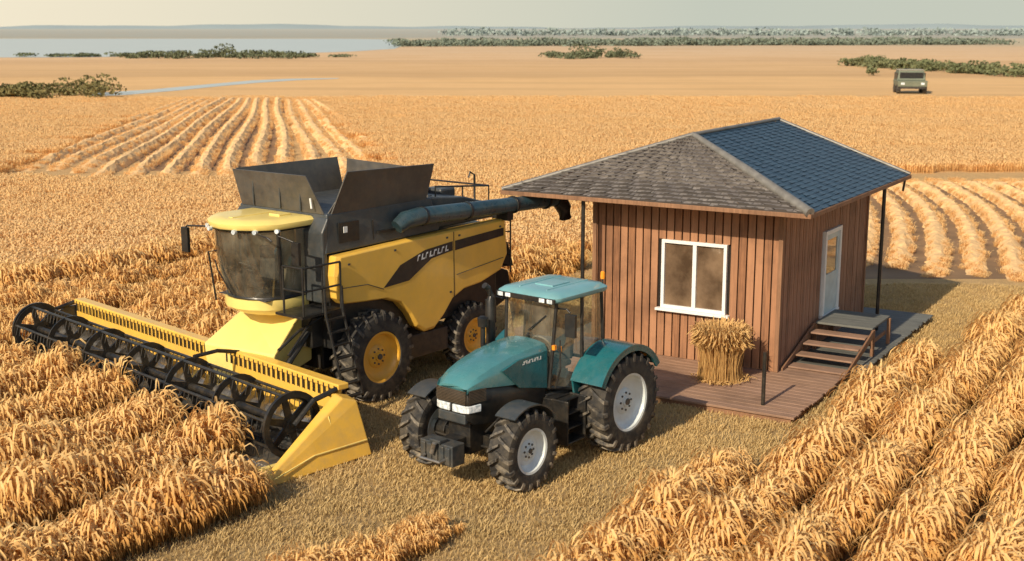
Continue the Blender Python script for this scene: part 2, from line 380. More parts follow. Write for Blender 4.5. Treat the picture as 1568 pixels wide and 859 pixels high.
b=MB(); b.tube([(-1.38,.6,1.35),(-1.42,.68,1.7),(-1.45,.64,2.2)],.016); b.tube([(-2.0,.73,1.9),(-2.0,.73,2.1)],.016)
b.tube([(-.3,.40,1.2),(.0,.42,1.05),(.2,.36,.9)],.02); b.tube([(-1.0,.42,1.1),(-.7,.46,.95),(-.3,.30,.85)],.02)
b.out('grab_handles_and_hoses',black,T)
b=MB()
for i in range(7):
    x=-1.12+i*.075; b.box(x,x+.018,.486,.489,1.905,1.965); b.box(x+.02,x+.05,.486,.489,1.95 if i%2 else 1.905,1.965 if i%2 else 1.92); 
    if i%3: b.box(x+.02,x+.045,.486,.489,1.928,1.94)
b.out('bonnet_lettering',whitep,T)
# ------------------------------------------------------------------ COMBINE
C=empty('combine_harvester',(-3.98,25.4,0),rad(-128.5))
for s,n in ((1,'left'),(-1,'right')):
    wheel(C,'front_'+n,0,s*1.45,.95,.62,.50,orangerim,s,22)
    wheel(C,'rear_'+n,-3.15,s*1.34,.76,.48,.38,orangerim,s,20)
side=[(1.0,3.14),(1.06,2.75),(1.0,2.30),(.85,2.17),(.3,2.12),(-.3,2.08),(-.75,1.92),(-1.05,1.62),(-1.25,1.32),(-1.5,1.16),(-1.8,1.17),(-2.1,1.40),(-2.4,1.72),(-2.8,1.88),(-3.4,1.93),(-4.1,2.12),(-4.32,2.45),(-4.25,3.27),(-1.2,3.21)]
b=MB()
for s in (1,-1):
    secs=[]
    for y,k in ((1.30,1.0),(1.50,1.0),(1.56,.965)):
        cx_,cz_=-1.6,2.55
        secs.append([(cx_+(x-cx_)*k,s*y,cz_+(z-cz_)*(k if k==1 else .95)) for x,z in side])
    b.loft(secs)
b.out('side_panels',yellow,C,bev=.015)
b=MB()
for s in (1,-1):
    b.box(-2.432,-2.408,s*1.50,s*1.563,1.75,3.2)
    P=[(-.25,2.32),(-.75,2.72),(-1.5,2.93),(-2.38,3.0),(-2.38,2.80),(-1.7,2.72),(-1.0,2.36)]
    Q=[(-2.46,3.0),(-4.12,3.08),(-4.12,2.90),(-2.46,2.79)]
    for R_ in (P,Q):
        n=len(R_); b.add([(x,s*1.561,z) for x,z in R_]+[(x,s*1.567,z) for x,z in R_],[tuple(range(n)),tuple(range(2*n-1,n-1,-1))]+[(i,(i+1)%n,n+(i+1)%n,n+i) for i in range(n)])
b.out('stripe_and_panel_gaps',black,C)
b=MB()
for s in (1,-1):
    b.tube([(.9,s*1.565,2.5),(.2,s*1.57,2.47),(-.25,s*1.57,2.3)],.008,4); b.tube([(-2.5,s*1.57,2.25),(-4.1,s*1.57,2.4)],.008,4)
    for x,z in ((.7,2.95),(-.6,3.05),(-2.2,3.1),(-2.6,3.1),(-4.0,3.12),(-2.3,1.9)): b.box(x-.03,x+.03,s*1.562,s*1.572,z-.02,z+.02)
b.out('panel_creases_and_latches',dgrey,C)
b=MB()
for i,w in enumerate((.07,.1,.06,.1,.08,.1,.07,.1)):
    x=-1.25-i*.125; z=2.72+.012*i
    b.add([(x,1.571,z+.005),(x-w*.35,1.571,z+.008),(x-w*.35-.03,1.571,z+.135),(x-.03,1.571,z+.13)],[(0,1,2,3)])
    if i%2: b.add([(x-w*.4,1.5712,z+.01),(x-w,1.5712,z+.012),(x-w-.01,1.5712,z+.045),(x-w*.4-.01,1.5712,z+.043)],[(0,1,2,3)])
    else: b.add([(x-w*.4-.02,1.5712,z+.10),(x-w-.02,1.5712,z+.102),(x-w-.03,1.5712,z+.14),(x-w*.4-.03,1.5712,z+.138)],[(0,1,2,3)])
b.out('side_lettering',whitep,C)
b=MB(); b.box(-4.15,1.0,-1.32,1.32,1.25,3.16); b.box(-.5,.9,-.95,.95,.75,1.25)
b.box(-.2,.2,-1.15,1.15,.75,1.15); b.box(-3.3,-3.0,-1.1,1.1,.6,.9); b.box(-2.3,-1.05,.95,1.48,.62,1.14); b.box(-2.3,-1.05,-1.48,-.95,.62,1.14)
b.prism([(-4.1,2.2),(-5.0,1.9),(-5.15,1.3),(-4.6,1.1),(-3.9,1.2)],-1.0,1.0)
b.prism([(-4.2,2.9),(-4.7,2.6),(-4.9,2.05),(-4.2,2.1)],-1.25,1.25)
b.out('chassis_and_straw_hood',black,C,bev=.03)
b=MB(); b.loft([[(1.12,1.36,3.17),(-2.2,1.36,3.24),(-2.2,-1.36,3.24),(1.12,-1.36,3.17)],[(1.0,1.30,3.95),(-2.0,1.30,3.97),(-2.0,-1.30,3.97),(1.0,-1.30,3.95)]],cap=True)
b.out('grain_tank',dgrey,C,bev=.03)
b=MB()
b.prism([(-2.02,3.96),(-2.0,3.25),(-4.25,3.28),(-4.15,3.6),(-3.2,3.85)],-1.22,1.22)
b.prism([(1.05,3.17),(1.0,2.2),(1.16,2.2),(1.18,3.6),(1.0,3.9)],-1.34,1.34)
b.out('engine_cover',dgrey,C,bev=.03)
b=MB()
for x in (-.2,-1.1): b.box(x-.01,x+.01,1.33,1.352,3.25,3.7)
b.box(-2.1,-.3,1.34,1.40,3.42,3.47)
b.box(.2,.75,1.335,1.36,3.35,3.75)
b.out('grain_tank_seams',black,C)
b=MB()
B0=3.94
b.plate([(.98,-1.22,B0),(.98,1.22,B0),(1.10,.86,4.68),(1.05,-1.40,4.66)],.03)
b.plate([(.88,1.27,B0),(-1.85,1.27,B0),(-1.95,1.42,4.70),(.62,1.47,4.76)],.03)
b.plate([(.9,-1.27,B0),(-1.9,-1.27,B0),(-1.9,-1.45,4.66),(.95,-1.45,4.66)],.03)
b.plate([(-1.98,-1.24,B0),(-1.98,1.24,B0),(-2.1,1.1,4.55),(-2.1,-1.3,4.62)],.03)
b.plate([(.92,1.22,B0),(.60,1.29,B0),(.66,1.38,4.40)],.02)
b.out('grain_tank_flaps',flapm,C,bev=.006)
b=MB()
for y in (-.8,0.,.6): b.box(1.04,1.06,y-.015,y+.015,3.96,4.55)
b.out('flap_stiffeners',dgrey,C)
b=MB(); b.tube([(1.12,1.0,4.05),(1.13,.98,4.25)],.02); b.box(.55,.65,1.378,1.39,3.55,3.67)
b.out('tank_sticker_and_latch',whitep,C)
b=MB()
for i in range(9): b.box(-2.35-i*.17,-2.27-i*.17,-1.0,1.0,3.80-i*.02,3.95-i*.03)
b.out('engine_deck_louvres',black,C)
b=MB()
for y in (1.15,-1.15):
    b.tube([(-2.3,y,3.8),(-2.3,y,4.15),(-4.1,y,4.0),(-4.1,y,3.5)],.02)
    b.tube([(-3.2,y,3.8),(-3.2,y,4.08)],.018)
b.tube([(-4.1,-1.15,4.0),(-4.1,1.15,4.0)],.02)
b.tube([(-2.5,.3,3.8),(-2.5,.3,4.3),(-2.42,.3,4.38)],.05,10)
b.tube([(-3.9,.9,3.6),(-3.9,.9,4.25),(-3.75,.9,4.32),(-3.7,.9,4.2)],.025); b.tube([(-3.3,-.4,3.8),(-3.3,-.4,4.2),(-3.15,-.4,4.25)],.03)
for y in (1.2,1.5): b.tube([(-4.45,y,3.6),(-4.45,y,2.0)],.02)
for i in range(6): b.tube([(-4.45,1.2,2.15+i*.26),(-4.45,1.5,2.15+i*.26)],.015)
b.out('deck_rails_and_rear_ladder',black,C,smooth=40)
b=MB(); b.box(-3.0,-2.5,-.7,-.1,3.85,4.12); b.box(-3.6,-3.1,.1,.6,3.75,3.98); b.out('air_filter_housing',dgrey,C,bev=.05)
AY=lambda x:1.56+.008*(-1.3-x)
AZ=lambda x:3.66-.03*(-1.3-x)
b=MB(); b.tube([(-.75,1.48,3.50),(-.95,1.52,3.62),(-1.3,1.56,3.66),(-6.1,AY(-6.1),AZ(-6.1))],[.15,.19,.19,.16],18)
b.out('unloading_auger_tube',pipeteal,C,smooth=40)
b=MB(); b.tube([(-6.0,1.6,AZ(-6)),(-6.2,1.6,AZ(-6)-.04),(-6.36,1.6,3.28),(-6.44,1.6,3.02)],[.18,.19,.19,.15],14); b.box(-4.3,-4.1,1.25,1.7,3.25,3.48)
for x in (-1.4,-2.8,-4.4,-5.6): b.tube([(x,AY(x),AZ(x)),(x-.06,AY(x),AZ(x)-.002)],.20,18)
b.out('auger_spout_and_clamps',black,C,smooth=40)
fp=[(1.08,.86),(1.85,.88),(2.15,.66),(2.34,.34),(2.40,0),(2.34,-.34),(2.15,-.66),(1.85,-.88),(1.08,-.86)]
def fpz(kx,ky,z,dx=0): return [(1.08+(x-1.08)*kx+dx,y*ky,z) for x,y in fp]
b=MB(); b.loft([fpz(.86,.88,2.32),fpz(.97,.97,2.8),fpz(1.03,1,3.3),fpz(1.05,1,3.70)],cap=False,closed=False); b.out('cab_glazing',glass,C,smooth=40)
b=MB(); b.box(1.185,1.205,-.82,.82,2.34,3.66); b.out('cab_rear_wall',liner,C)
b=MB()
for i in (0,1,7,8):
    lv=[fpz(.86,.88,2.32)[i],fpz(.975,.975,2.8)[i],fpz(1.035,1.005,3.3)[i],fpz(1.055,1.005,3.70)[i]]; b.tube(lv,.035,8)
b.tube([fpz(.86,.88,2.34)[k] for k in range(9)],.035,8)
b.tube([(2.33,0,2.4),(2.5,-.2,2.9),(2.52,-.25,3.1)],.014)
b.out('cab_frame',black,C,smooth=40)
b=MB(); b.loft([fpz(.70,.80,1.98),fpz(.80,.86,2.05),fpz(.90,.92,2.12),fpz(.90,.92,2.31)]); b.out('cab_base',yellowpale,C,smooth=40)
b=MB(); b.loft([fpz(1.10,1.03,3.68,-.02),fpz(1.16,1.08,3.72,-.04)]); b.out('roof_light_band',black,C,smooth=40)
b=MB(); b.loft([fpz(1.16,1.09,3.725,-.06),fpz(1.20,1.12,3.77,-.08),fpz(1.20,1.12,3.83,-.08),fpz(1.12,1.02,3.89,-.05),fpz(.9,.8,3.915,.05)]); b.out('cab_roof',yellowpale,C,smooth=45)
b=MB()
for i in (1,2,3,5,6,7):
    x,y,z=fpz(1.15,1.07,3.70,-.02)[i]; b.tube([(x-.03,y*.98,z),(x+.04,y*1.01,z)],.045,12)
b.out('work_lights',lens,C,smooth=40)
b=MB(); b.box(1.2,2.3,-.06,.06,3.91,3.93); b.box(1.3,1.6,.3,.6,3.90,3.95); b.out('roof_hatch',yellowpale,C,bev=.01)
b=MB(); b.box(1.4,1.8,-.25,.25,2.45,2.6); b.box(1.32,1.45,-.24,.24,2.55,3.25); b.box(1.5,1.7,-.15,.15,2.3,2.46); b.box(1.3,1.7,-.65,-.4,2.3,2.8); b.out('seat',seatm,C,bev=.05)
b=MB(); b.tube([(2.05,0,2.3),(1.98,0,2.85)],.05)
for i in range(16):
    a,a2=2*math.pi*i/16,2*math.pi*(i+1)/16
    P=lambda a:(1.95+.13*math.cos(a),.19*math.sin(a),2.9+.1*math.cos(a)); b.tube([P(a),P(a2)],.018,6)
b.box(1.5,2.0,-.6,-.35,2.7,2.8); b.box(1.21,2.1,-.7,.7,2.312,2.33)
b.out('controls_and_steering_wheel',seatm,C)
b=MB()
for s in (1,-1):
    b.tube([(2.3,s*.75,3.68),(2.42,s*1.2,3.66),(2.4,s*1.3,3.6)],.02); b.box(2.36,2.43,s*1.3-.10,s*1.3+.10,3.12,3.62) if s<0 else b.box(1.75,1.82,1.16,1.36,3.05,3.5)
b.tube([(1.9,.9,3.6),(1.8,1.22,3.5)],.02)
b.out('mirrors',black,C,bev=.02)
b=MB(); b.box(.95,2.0,.85,1.62,2.08,2.13)
rails=[(.98,1.60),(1.45,1.60),(1.95,1.60),(1.95,1.05)]
for x,y in rails: b.tube([(x,y,2.1),(x,y,3.05)],.022)
for z in (2.6,3.05): b.tube([(x,y,z) for x,y in rails],.022)
for x in (1.05,1.50): b.tube([(x,1.70,2.6),(x,1.72,2.1),(x-.1,2.12,.42)],.028)
b.tube([(1.95,-1.0,2.1),(2.05,-1.05,3.1),(1.5,-1.1,3.1),(1.5,-1.05,2.1)],.02)
b.out('platform_and_hand_rails',black,C,smooth=40)
b=MB()
for i in range(7):
    f=i/6; z=2.0-f*1.5; y=1.73+.37*f; x=1.05-.09*f
    b.box(x,x+.45,y-.06,y+.06,z-.015,z+.015)
b.out('access_ladder_steps',black,C)
b=MB(); b.loft([[(1.0,-.78,1.95),(1.0,.78,1.95),(1.0,.74,.95),(1.0,-.74,.95)],[(1.4,-.8,1.90),(1.4,.8,1.90),(1.35,.74,.85),(1.35,-.74,.85)],[(2.35,-.95,1.30),(2.15,.95,1.30),(2.15,.85,.40),(2.35,-.85,.40)]])
b.out('feeder_house',yellowpale,C,bev=.03)
b=MB()
b.tube([(1.3,.98,1.6),(2.15,1.0,.8)],.06); b.tube([(1.3,-.98,1.6),(2.2,-1.0,.8)],.06)
b.tube([(1.0,1.1,1.9),(1.6,1.05,1.7),(2.1,1.0,1.4)],.03); b.tube([(1.0,.9,1.95),(1.5,1.2,1.8),(2.1,1.3,1.35)],.025)
b.box(.6,1.3,.8,1.1,1.3,1.9)
b.out('feeder_rams_and_hoses',black,C)
# ------------------------------------------------------------------ HEADER
HL=10.45; HA=rad(-135); HO=(-2.81,21.1)
dx,dy=HO[0]+3.98,HO[1]-25.4; a=rad(128.5)
H=empty('header',(dx*math.cos(a)-dy*math.sin(a),dx*math.sin(a)+dy*math.cos(a),0),HA-rad(-128.5),C)
b=MB(); b.box(-.02,.06,-HL,-.35,.30,1.16); b.box(-.14,.10,-HL,-.30,1.16,1.27); b.box(-.16,.02,-HL,-.35,.22,.40)
b.out('back_frame',yellow,H,bev=.02)
b=MB(); b.prism([(.06,.14),(.0,.36),(.12,.30),(.5,.12),(1.45,.10),(1.52,.06),(.3,.05)],-HL,-.35); b.out('header_floor_pan',dgrey,H)
b=MB(); y=-HL+.1
while y<-.4: b.box(.085,.105,y,y+.035,1.0,1.23); y+=.16
b.out('back_frame_slots',black,H)
b=MB(); b.tube([(.42,-HL+.05,.48),(.42,-.4,.48)],.16,16)
for s,(ya,yb) in ((1,(-HL+.05,-6.0)),(-1,(-.4,-6.0))):
    N=int(abs(yb-ya)*30)
    V=[];F=[]
    for i in range(N+1):
        y=ya+(yb-ya)*i/N; q=2*math.pi*i/15
        for r in (.155,.29): V.append((.42+r*math.cos(q),y,.48+r*math.sin(q)))
    for i in range(N): F.append((2*i,2*i+1,2*i+3,2*i+2))
    b.add(V,F)
b.out('header_auger',steel,H,smooth=40)
b=MB(); y=-HL+.1; b.box(1.45,1.56,-HL,-.3,.05,.09)
while y<-.4: b.add([(1.54,y,.06),(1.54,y+.05,.06),(1.68,y+.025,.06),(1.54,y+.025,.10)],[(0,1,3),(1,2,3),(2,0,3),(0,2,1)]); y+=.10
b.out('cutter_bar',steel,H)
RX,RZ,RR=1.02,.72,.54
b=MB(); b.tube([(RX,-HL+.05,RZ),(RX,-.45,RZ)],.07,12)
for k in range(6):
    q=2*math.pi*k/6+.3; x=RX+RR*math.cos(q); z=RZ+RR*math.sin(q)
    b.tube([(x,-HL+.05,z),(x,-.45,z)],.03,6)
    y=-HL+.15
    while y<-.5:
        b.tube([(x,y,z),(x+.05,y,z-.20)],[.012,.008],4); y+=.15
b.out('reel_bats_and_tines',black,H)
b=MB(); NS=7
for j in range(NS):
    y=-HL+.08+(HL-.56)*j/(NS-1)
    for k in range(6):
        q=2*math.pi*k/6+.3; c,s_=math.cos(q),math.sin(q); px,pz=-s_*.05,c*.05
        b.loft([[(RX+px*1.6,y-.018,RZ+pz*1.6),(RX-px*1.6,y-.018,RZ-pz*1.6),(RX-px*1.6,y+.018,RZ-pz*1.6),(RX+px*1.6,y+.018,RZ+pz*1.6)],
                [(RX+RR*c+px,y-.018,RZ+RR*s_+pz),(RX+RR*c-px,y-.018,RZ+RR*s_-pz),(RX+RR*c-px,y+.018,RZ+RR*s_-pz),(RX+RR*c+px,y+.018,RZ+RR*s_+pz)]])
    b.lathe([(RR+.03,-.016),(RR+.03,.016),(RR-.09,.016),(RR-.09,-.016)],(RX,y,RZ),30,True)
    b.lathe([(.16,-.024),(.16,.024),(.05,.024),(.05,-.024)],(RX,y,RZ),16,True)
for y in (-.42,-HL+.02):
    b.lathe([(RR+.06,-.03),(RR+.06,.03),(RR-.05,.03),(RR-.05,-.03)],(RX,y,RZ),36,True)
b.out('reel_spiders',black,H,bev=0)
b=MB()
for y in (-.36,-HL-.03):
    b.tube([(.0,y,1.2),(.6,y,1.08),(RX,y,RZ)],.05,8)
b.tube([(.0,-3.6,1.24),(.5,-3.6,1.36),(RX,-3.6,1.34)],.04,8)
b.out('reel_arms',black,H)
b=MB()
A=[(-.20,.26,.04),(-.10,-.02,1.0),(.18,-.08,1.10),(2.12,.22,.07),(2.10,.26,.0)]
Bk=[(-.15,-.34,.10),(-.10,-.32,1.06),(.18,-.32,1.14),(2.12,.14,.08),(2.10,.14,.0)]
b.add(A+Bk,[(0,1,2,3,4),(9,8,7,6,5)]+[(i,(i+1)%5,5+(i+1)%5,5+i) for i in range(5)])
b.out('crop_divider_near',yellow,H,bev=.03,seg=3)
b=MB(); b.tube([(-.13,.20,.32),(1.0,.19,.30),(1.9,.27,.12)],.014,5); b.tube([(.55,-.0,.86),(.50,.24,.05)],.012,5)
b.out('divider_creases',yellowpale,H)
b=MB(); b.add([(-.1,-HL-.05,.1),(-.05,-HL-.05,1.1),(.3,-HL-.05,1.1),(1.9,-HL-.05,.1),(-.1,-HL-.12,.1),(-.05,-HL-.12,1.1),(.3,-HL-.12,1.1),(1.9,-HL-.08,.1)],[(0,1,2,3),(7,6,5,4),(0,1,5,4),(1,2,6,5),(2,3,7,6),(3,0,4,7)])
b.out('crop_divider_far',dgrey,H,bev=.01)
b=MB(); b.box(1.35,1.9,-.40,-.30,.02,.12); b.box(1.6,2.0,-.52,-.36,.03,.07); b.out('skid_shoe',yellowpale,H,bev=.01)
# ------------------------------------------------------------------ HUT
U=empty('wooden_cabin',(5.73,26.0,0),rad(58.7))
WX,WY,WZ=6.5,4.45,3.95; F0=.17
b=MB(); b.box(.06,WX-.06,.06,WY-.06,F0,WZ-.03); b.out('inner_walls',darkb,U)
win=(1.2,2.75,1.30,2.86); door=(2.95,4.2,.82,2.84)
b=MB(); y=0
while y<WY-.01:
    y1=min(y+.19,WY); d=.014*random.random()
    x0,x1=-.0-d,.055; g=.014
    if y1>win[0] and y<win[1]:
        b.box(x0,x1,y+g,y1-g,F0,win[2]); b.box(x0,x1,y+g,y1-g,win[3],WZ)
    else: b.box(x0,x1,y+g,y1-g,F0,WZ)
    y=y1
b.out('front_wall_boards',siding,U,bev=.006,seg=1)
b=MB(); x=0
while x<WX-.01:
    x1=min(x+.13,WX); d=.012*random.random(); y0,y1=-.001-d,.054; g=.010
    if x1>door[0] and x<door[1]: b.box(x+g,x1-g,y0,y1,F0,door[2]-.06); b.box(x+g,x1-g,y0,y1,door[3],WZ)
    else: b.box(x+g,x1-g,y0,y1,F0,WZ)
    x=x1
b.out('side_wall_boards',siding2,U,bev=.005,seg=1)
b=MB(); b.box(.0,WX,WY-.055,WY,F0,WZ); b.box(WX-.055,WX,.056,WY-.056,F0,WZ); b.out('rear_walls',siding,U)
b=MB(); b.box(-.05,.06,-.05,.05,F0,WZ); b.box(-.05,.06,WY-.05,WY+.05,F0,WZ); b.box(WX-.05,WX+.05,-.05,.06,F0,WZ); b.out('corner_boards',trimw,U,bev=.01)
w0,w1,z0,z1=win
b=MB(); t=.075
b.box(-.06,.05,w0,w0+t,z0,z1); b.box(-.06,.05,w1-t,w1,z0,z1); b.box(-.06,.05,w0+t,w1-t,z0,z0+t); b.box(-.06,.05,w0+t,w1-t,z1-t,z1)
mid=(w0+w1)/2-.02; b.box(-.055,.045,mid-.045,mid+.045,z0+t,z1-t)
b.box(-.14,.0,w0-.1,w1+.1,z0-.06,z0-.003)
b.out('window_frame',whitep,U,bev=.008)
def winglass():
    m,nt,p=base('window_glass'); pos=nn(nt,'ShaderNodeTexCoord').outputs['Object']
    c=mixc(nt,mrange(nt,noise(nt,1.2,5,pos),.35,.65),(.07,.045,.028),(.22,.15,.095))
    nt.links.new(c,p.inputs['Base Color']); p.inputs['Roughness'].default_value=.05; p.inputs['Coat Weight'].default_value=.8; return m
wg=winglass()
b=MB(); b.box(.0,.02,w0+t,mid-.045,z0+t,z1-t); b.box(.0,.02,mid+.045,w1-t,z0+t,z1-t); b.out('window_panes',wg,U)
d0,d1,z0,z1=door
b=MB(); t=.10
b.box(d0,d0+t,-.07,.05,z0,z1); b.box(d1-t,d1,-.07,.05,z0,z1); b.box(d0+t,d1-t,-.07,.05,z1-t,z1); b.box(d0-.0,d1,-.09,.04,z0-.06,z0-.003)
b.out('door_frame',whitep,U,bev=.008)
b=MB(); e0,e1=d0+t+.01,d1-t-.01
b.box(e0,e1,-.03,.02,z0,z0+.95); b.box(e0,e0+.12,-.03,.02,z0+.95,z1-t); b.box(e1-.12,e1,-.03,.02,z0+.95,z1-t); b.box(e0+.12,e1-.12,-.03,.02,z1-t-.14,z1-t)
b.out('door_leaf',M('door_paint',(.50,.60,.60),.5),U,bev=.006)
b=MB(); b.box(e0+.12,e1-.12,-.012,.0,z0+.95,z1-t-.14); b.out('door_pane',wg,U)
b=MB(); b.tube([(e0+.06,-.03,z0+1.0),(e0+.06,-.08,z0+1.0),(e0+.16,-.08,z0+1.0)],.012); b.out('door_handle',steel,U)
ex0,ex1,ey0,ey1,ez=-1.03,6.95,-.92,6.35,3.82
rx0,rx1,ry,rz=1.2,6.95,2.60,5.08
def slope(name,P0,P1,Q0,Q1,mat,nc,st=.045):
    P0,P1,Q0,Q1=map(Vector,(P0,P1,Q0,Q1)); n=(P1-P0).cross(Q0-P0).normalized()
    if n.z<0:n=-n
    V=[];F=[];UV=[]
    ed=(P1-P0).normalized(); up=n.cross(ed)
    def uv(p): d=p-P0; return (d.dot(ed),abs(d.dot(up)))
    K=60
    for c in range(nc):
        f0=c/nc; f1=(c+1)/nc
        for k in range(K):
            g0,g1=k/K,(k+1)/K
            jt=.35*st*math.sin(k*1.3+c*1.1)+random.uniform(-.2,.2)*st
            a=P0.lerp(Q0,f0).lerp(P1.lerp(Q1,f0),g0); b_=P0.lerp(Q0,f0).lerp(P1.lerp(Q1,f0),g1)
            cc=P0.lerp(Q0,f1).lerp(P1.lerp(Q1,f1),g1); dd=P0.lerp(Q0,f1).lerp(P1.lerp(Q1,f1),g0)
            i=len(V); h=n*(st+jt); l=n*.012
            V+= [a+h,b_+h,cc+l,dd+l,a,b_]; F+=[(i,i+1,i+2,i+3),(i,i+4,i+5,i+1)]
            UV.append([uv(a),uv(b_),uv(cc),uv(dd)]); UV.append([uv(a)]*4)
    me=bpy.data.meshes.new(name); me.from_pydata([tuple(v) for v in V],[],F); me.materials.append(mat)
    ul=me.uv_layers.new(name='UVMap'); k=0
    for q in UV:
        for u_ in q: ul.data[k].uv=u_; k+=1
    o=bpy.data.objects.new(name,me); sc.collection.objects.link(o); o.parent=U; return o
slope('roof_front_hip',(ex0,ey1,ez),(ex0,ey0,ez),(rx0,ry,rz),(rx0,ry,rz),roofgrey,20,.055)
slope('roof_right_slope',(ex0,ey0,ez),(ex1,ey0,ez),(rx0,ry,rz),(rx1,ry,rz),roofblue,28,.020)
slope('roof_left_slope',(ex1,ey1,ez),(ex0,ey1,ez),(rx1,ry,rz),(rx0,ry,rz),roofblue,28,.020)
b=MB(); b.add([(ex0,ey0,ez-.012),(ex1,ey0,ez-.012),(ex1,ey1,ez-.012),(ex0,ey1,ez-.012),(rx0,ry,rz-.03),(rx1,ry,rz-.03)],[(0,1,2,3),(0,1,5,4),(2,3,4,5),(3,0,4),(1,2,5)])
b.out('roof_structure',trimw,U)
b=MB()
b.tube([(rx0,ry,rz+.03),(rx0*.5+ex0*.5,ry*.5+ey0*.5,(rz+ez)/2+.045),(ex0,ey0,ez+.03)],[.07,.10,.11],8); b.tube([(rx0,ry,rz+.03),(ex0,ey1,ez+.03)],.055,8); b.tube([(rx0-.05,ry,rz+.03),(rx1+.03,ry,rz+.03)],.05,8)
b.tube([(rx1,ry,rz+.02),(ex1,ey0,ez+.03)],.045,8)
b.out('ridge_and_hip_caps',flash,U,smooth=50)
b=MB(); th=.09
b.box(ex0-.03,ex0+.03,ey0-.03,ey1+.03,ez-th,ez+.005); b.box(ex0+.03,ex1,ey0-.03,ey0+.03,ez-th,ez+.005); b.box(ex0+.03,ex1,ey1-.03,ey1+.03,ez-th,ez+.005); b.box(ex1,ex1+.05,ey0-.03,ey1+.03,ez-th,ez+.005)
b.out('fascia_boards',trimw,U,bev=.01)
b=MB()
for x in [ex0+.35+i*.62 for i in range(12)]: b.box(x,x+.06,ey0+.04,-.03,ez-.12,ez-.02)
for y in [ey0+.3+i*.6 for i in range(11)]: b.box(ex0+.04,-.04,y,y+.06,ez-.11,ez-.021)
b.out('rafter_tails',trimw,U)
b=MB()
b.tube([(-.8,4.35,F0),(-.8,4.35,ez-.02)],.045,10); b.tube([(4.95,-.82,F0),(4.95,-.82,ez-.02)],.045,10); b.tube([(6.8,-.8,ez-.4),(6.8,-.85,ez-.02)],.03)
b.tube([(-2.45,-.6,F0),(-2.45,-.6,1.25)],.04,10)
b.out('porch_posts',black,U)
b=MB(); x=-2.95
while x<1.0:
    b.box(x+.006,x+.214,-1.40+random.uniform(-.03,.03),5.6,F0-.045+random.uniform(-.004,.004),F0); x+=.22
b.out('deck_boards',deckm,U,bev=.006,seg=1)
b=MB()
while x<7.3:
    b.box(x+.006,x+.214,-1.62+random.uniform(-.03,.03),5.6,F0-.045+random.uniform(-.004,.004),F0); x+=.22
b.out('side_deck_boards',deckg,U,bev=.006,seg=1)
b=MB(); b.box(-2.9,7.25,-1.33,-1.27,.0,F0-.05); b.box(-2.9,-2.84,-1.27,5.5,.0,F0-.05); b.box(-2.7,7.1,2,2.1,0,F0-.05)
b.out('deck_joists',trimw,U)
b=MB(); PZ=.84
for i in range(6): b.box(2.3+i*.25+.004,2.3+(i+1)*.25-.004,-1.42,-.10,PZ-.05,PZ)
b.out('step_landing',deckg,U,bev=.006,seg=1)
b=MB()
for i in range(4):
    z=PZ-.155*(i+1); x=2.3-.48*(i+1)+.06
    b.box(x,x+.36,-1.38,-.12,z-.04,z)
b.out('step_treads',deckm,U,bev=.008,seg=1)
b=MB()
for y in (-1.44,-.10):
    b.prism([(2.3,PZ-.03),(2.3,PZ-.22),(.35,F0),(.15,F0),(.15,F0+.06)],y-.02 if y<-1 else y-.0,y+.02 if y<-1 else y+.04)
    for x in (2.34,3.7): b.box(x,x+.08,y-.02,y+.06,F0,PZ-.05)
b.box(2.4,3.7,-1.37,-1.33,.4,.5)
b.out('step_stringers',trimw,U,bev=.008,seg=1)
# ------------------------------------------------------------------ blades / wheat
EAR=[(0,0,.004),(.03,.45,.005),(.09,.78,.006),(.18,.94,.014),(.29,.97,.018),(.40,.88,.016),(.46,.72,.004)]
LEAF=[(0,.25,.006),(.10,.52,.011),(.24,.64,.012),(.38,.56,.009),(.46,.38,.002)]
LOW=[(0,0,.007),(.06,.6,.010),(.16,.93,.020),(.30,.96,.020),(.40,.82,.006)]
STUB=[(0,0,.008),(.12,.55,.008),(.35,.95,.003)]
def blades(n,R,h,prof,seed,wm=1,hv=.2,square=False,lean=1.0,fall=0):
    r=np.random.default_rng(seed)
    if square: x=r.uniform(-R,R,n); y=r.uniform(-R,R,n)
    else:
        q=r.uniform(0,2*np.pi,n); rr=R*np.sqrt(r.uniform(0,1,n)); x=rr*np.cos(q); y=rr*np.sin(q)
    H_=h*(1+r.uniform(-hv,hv,n))
    if fall: H_*=1-fall*((x*x+y*y)/R**2)
    th=r.uniform(0,2*np.pi,n)
    if fall: th=np.where(r.uniform(0,1,n)<.6,np.arctan2(y,x)+r.uniform(-.8,.8,n),th)
    tw=th+np.pi/2+r.uniform(-.7,.7,n); ln=lean*r.uniform(.5,1.4,n)
    m=len(prof)
    P=np.zeros((n,m,2,3))
    for j,(o,z,w) in enumerate(prof):
        cx=x+np.cos(th)*o*H_*ln; cy=y+np.sin(th)*o*H_*ln; cz=H_*z
        wx=np.cos(tw)*w*wm; wy=np.sin(tw)*w*wm
        P[:,j,0]=np.stack([cx-wx,cy-wy,cz],1); P[:,j,1]=np.stack([cx+wx,cy+wy,cz+w*wm*.5],1)
    idx=np.arange(n*m*2).reshape(n,m,2)
    F=np.stack([idx[:,:-1,0],idx[:,:-1,1],idx[:,1:,1],idx[:,1:,0]],-1).reshape(-1,4)
    return P.reshape(-1,3),F
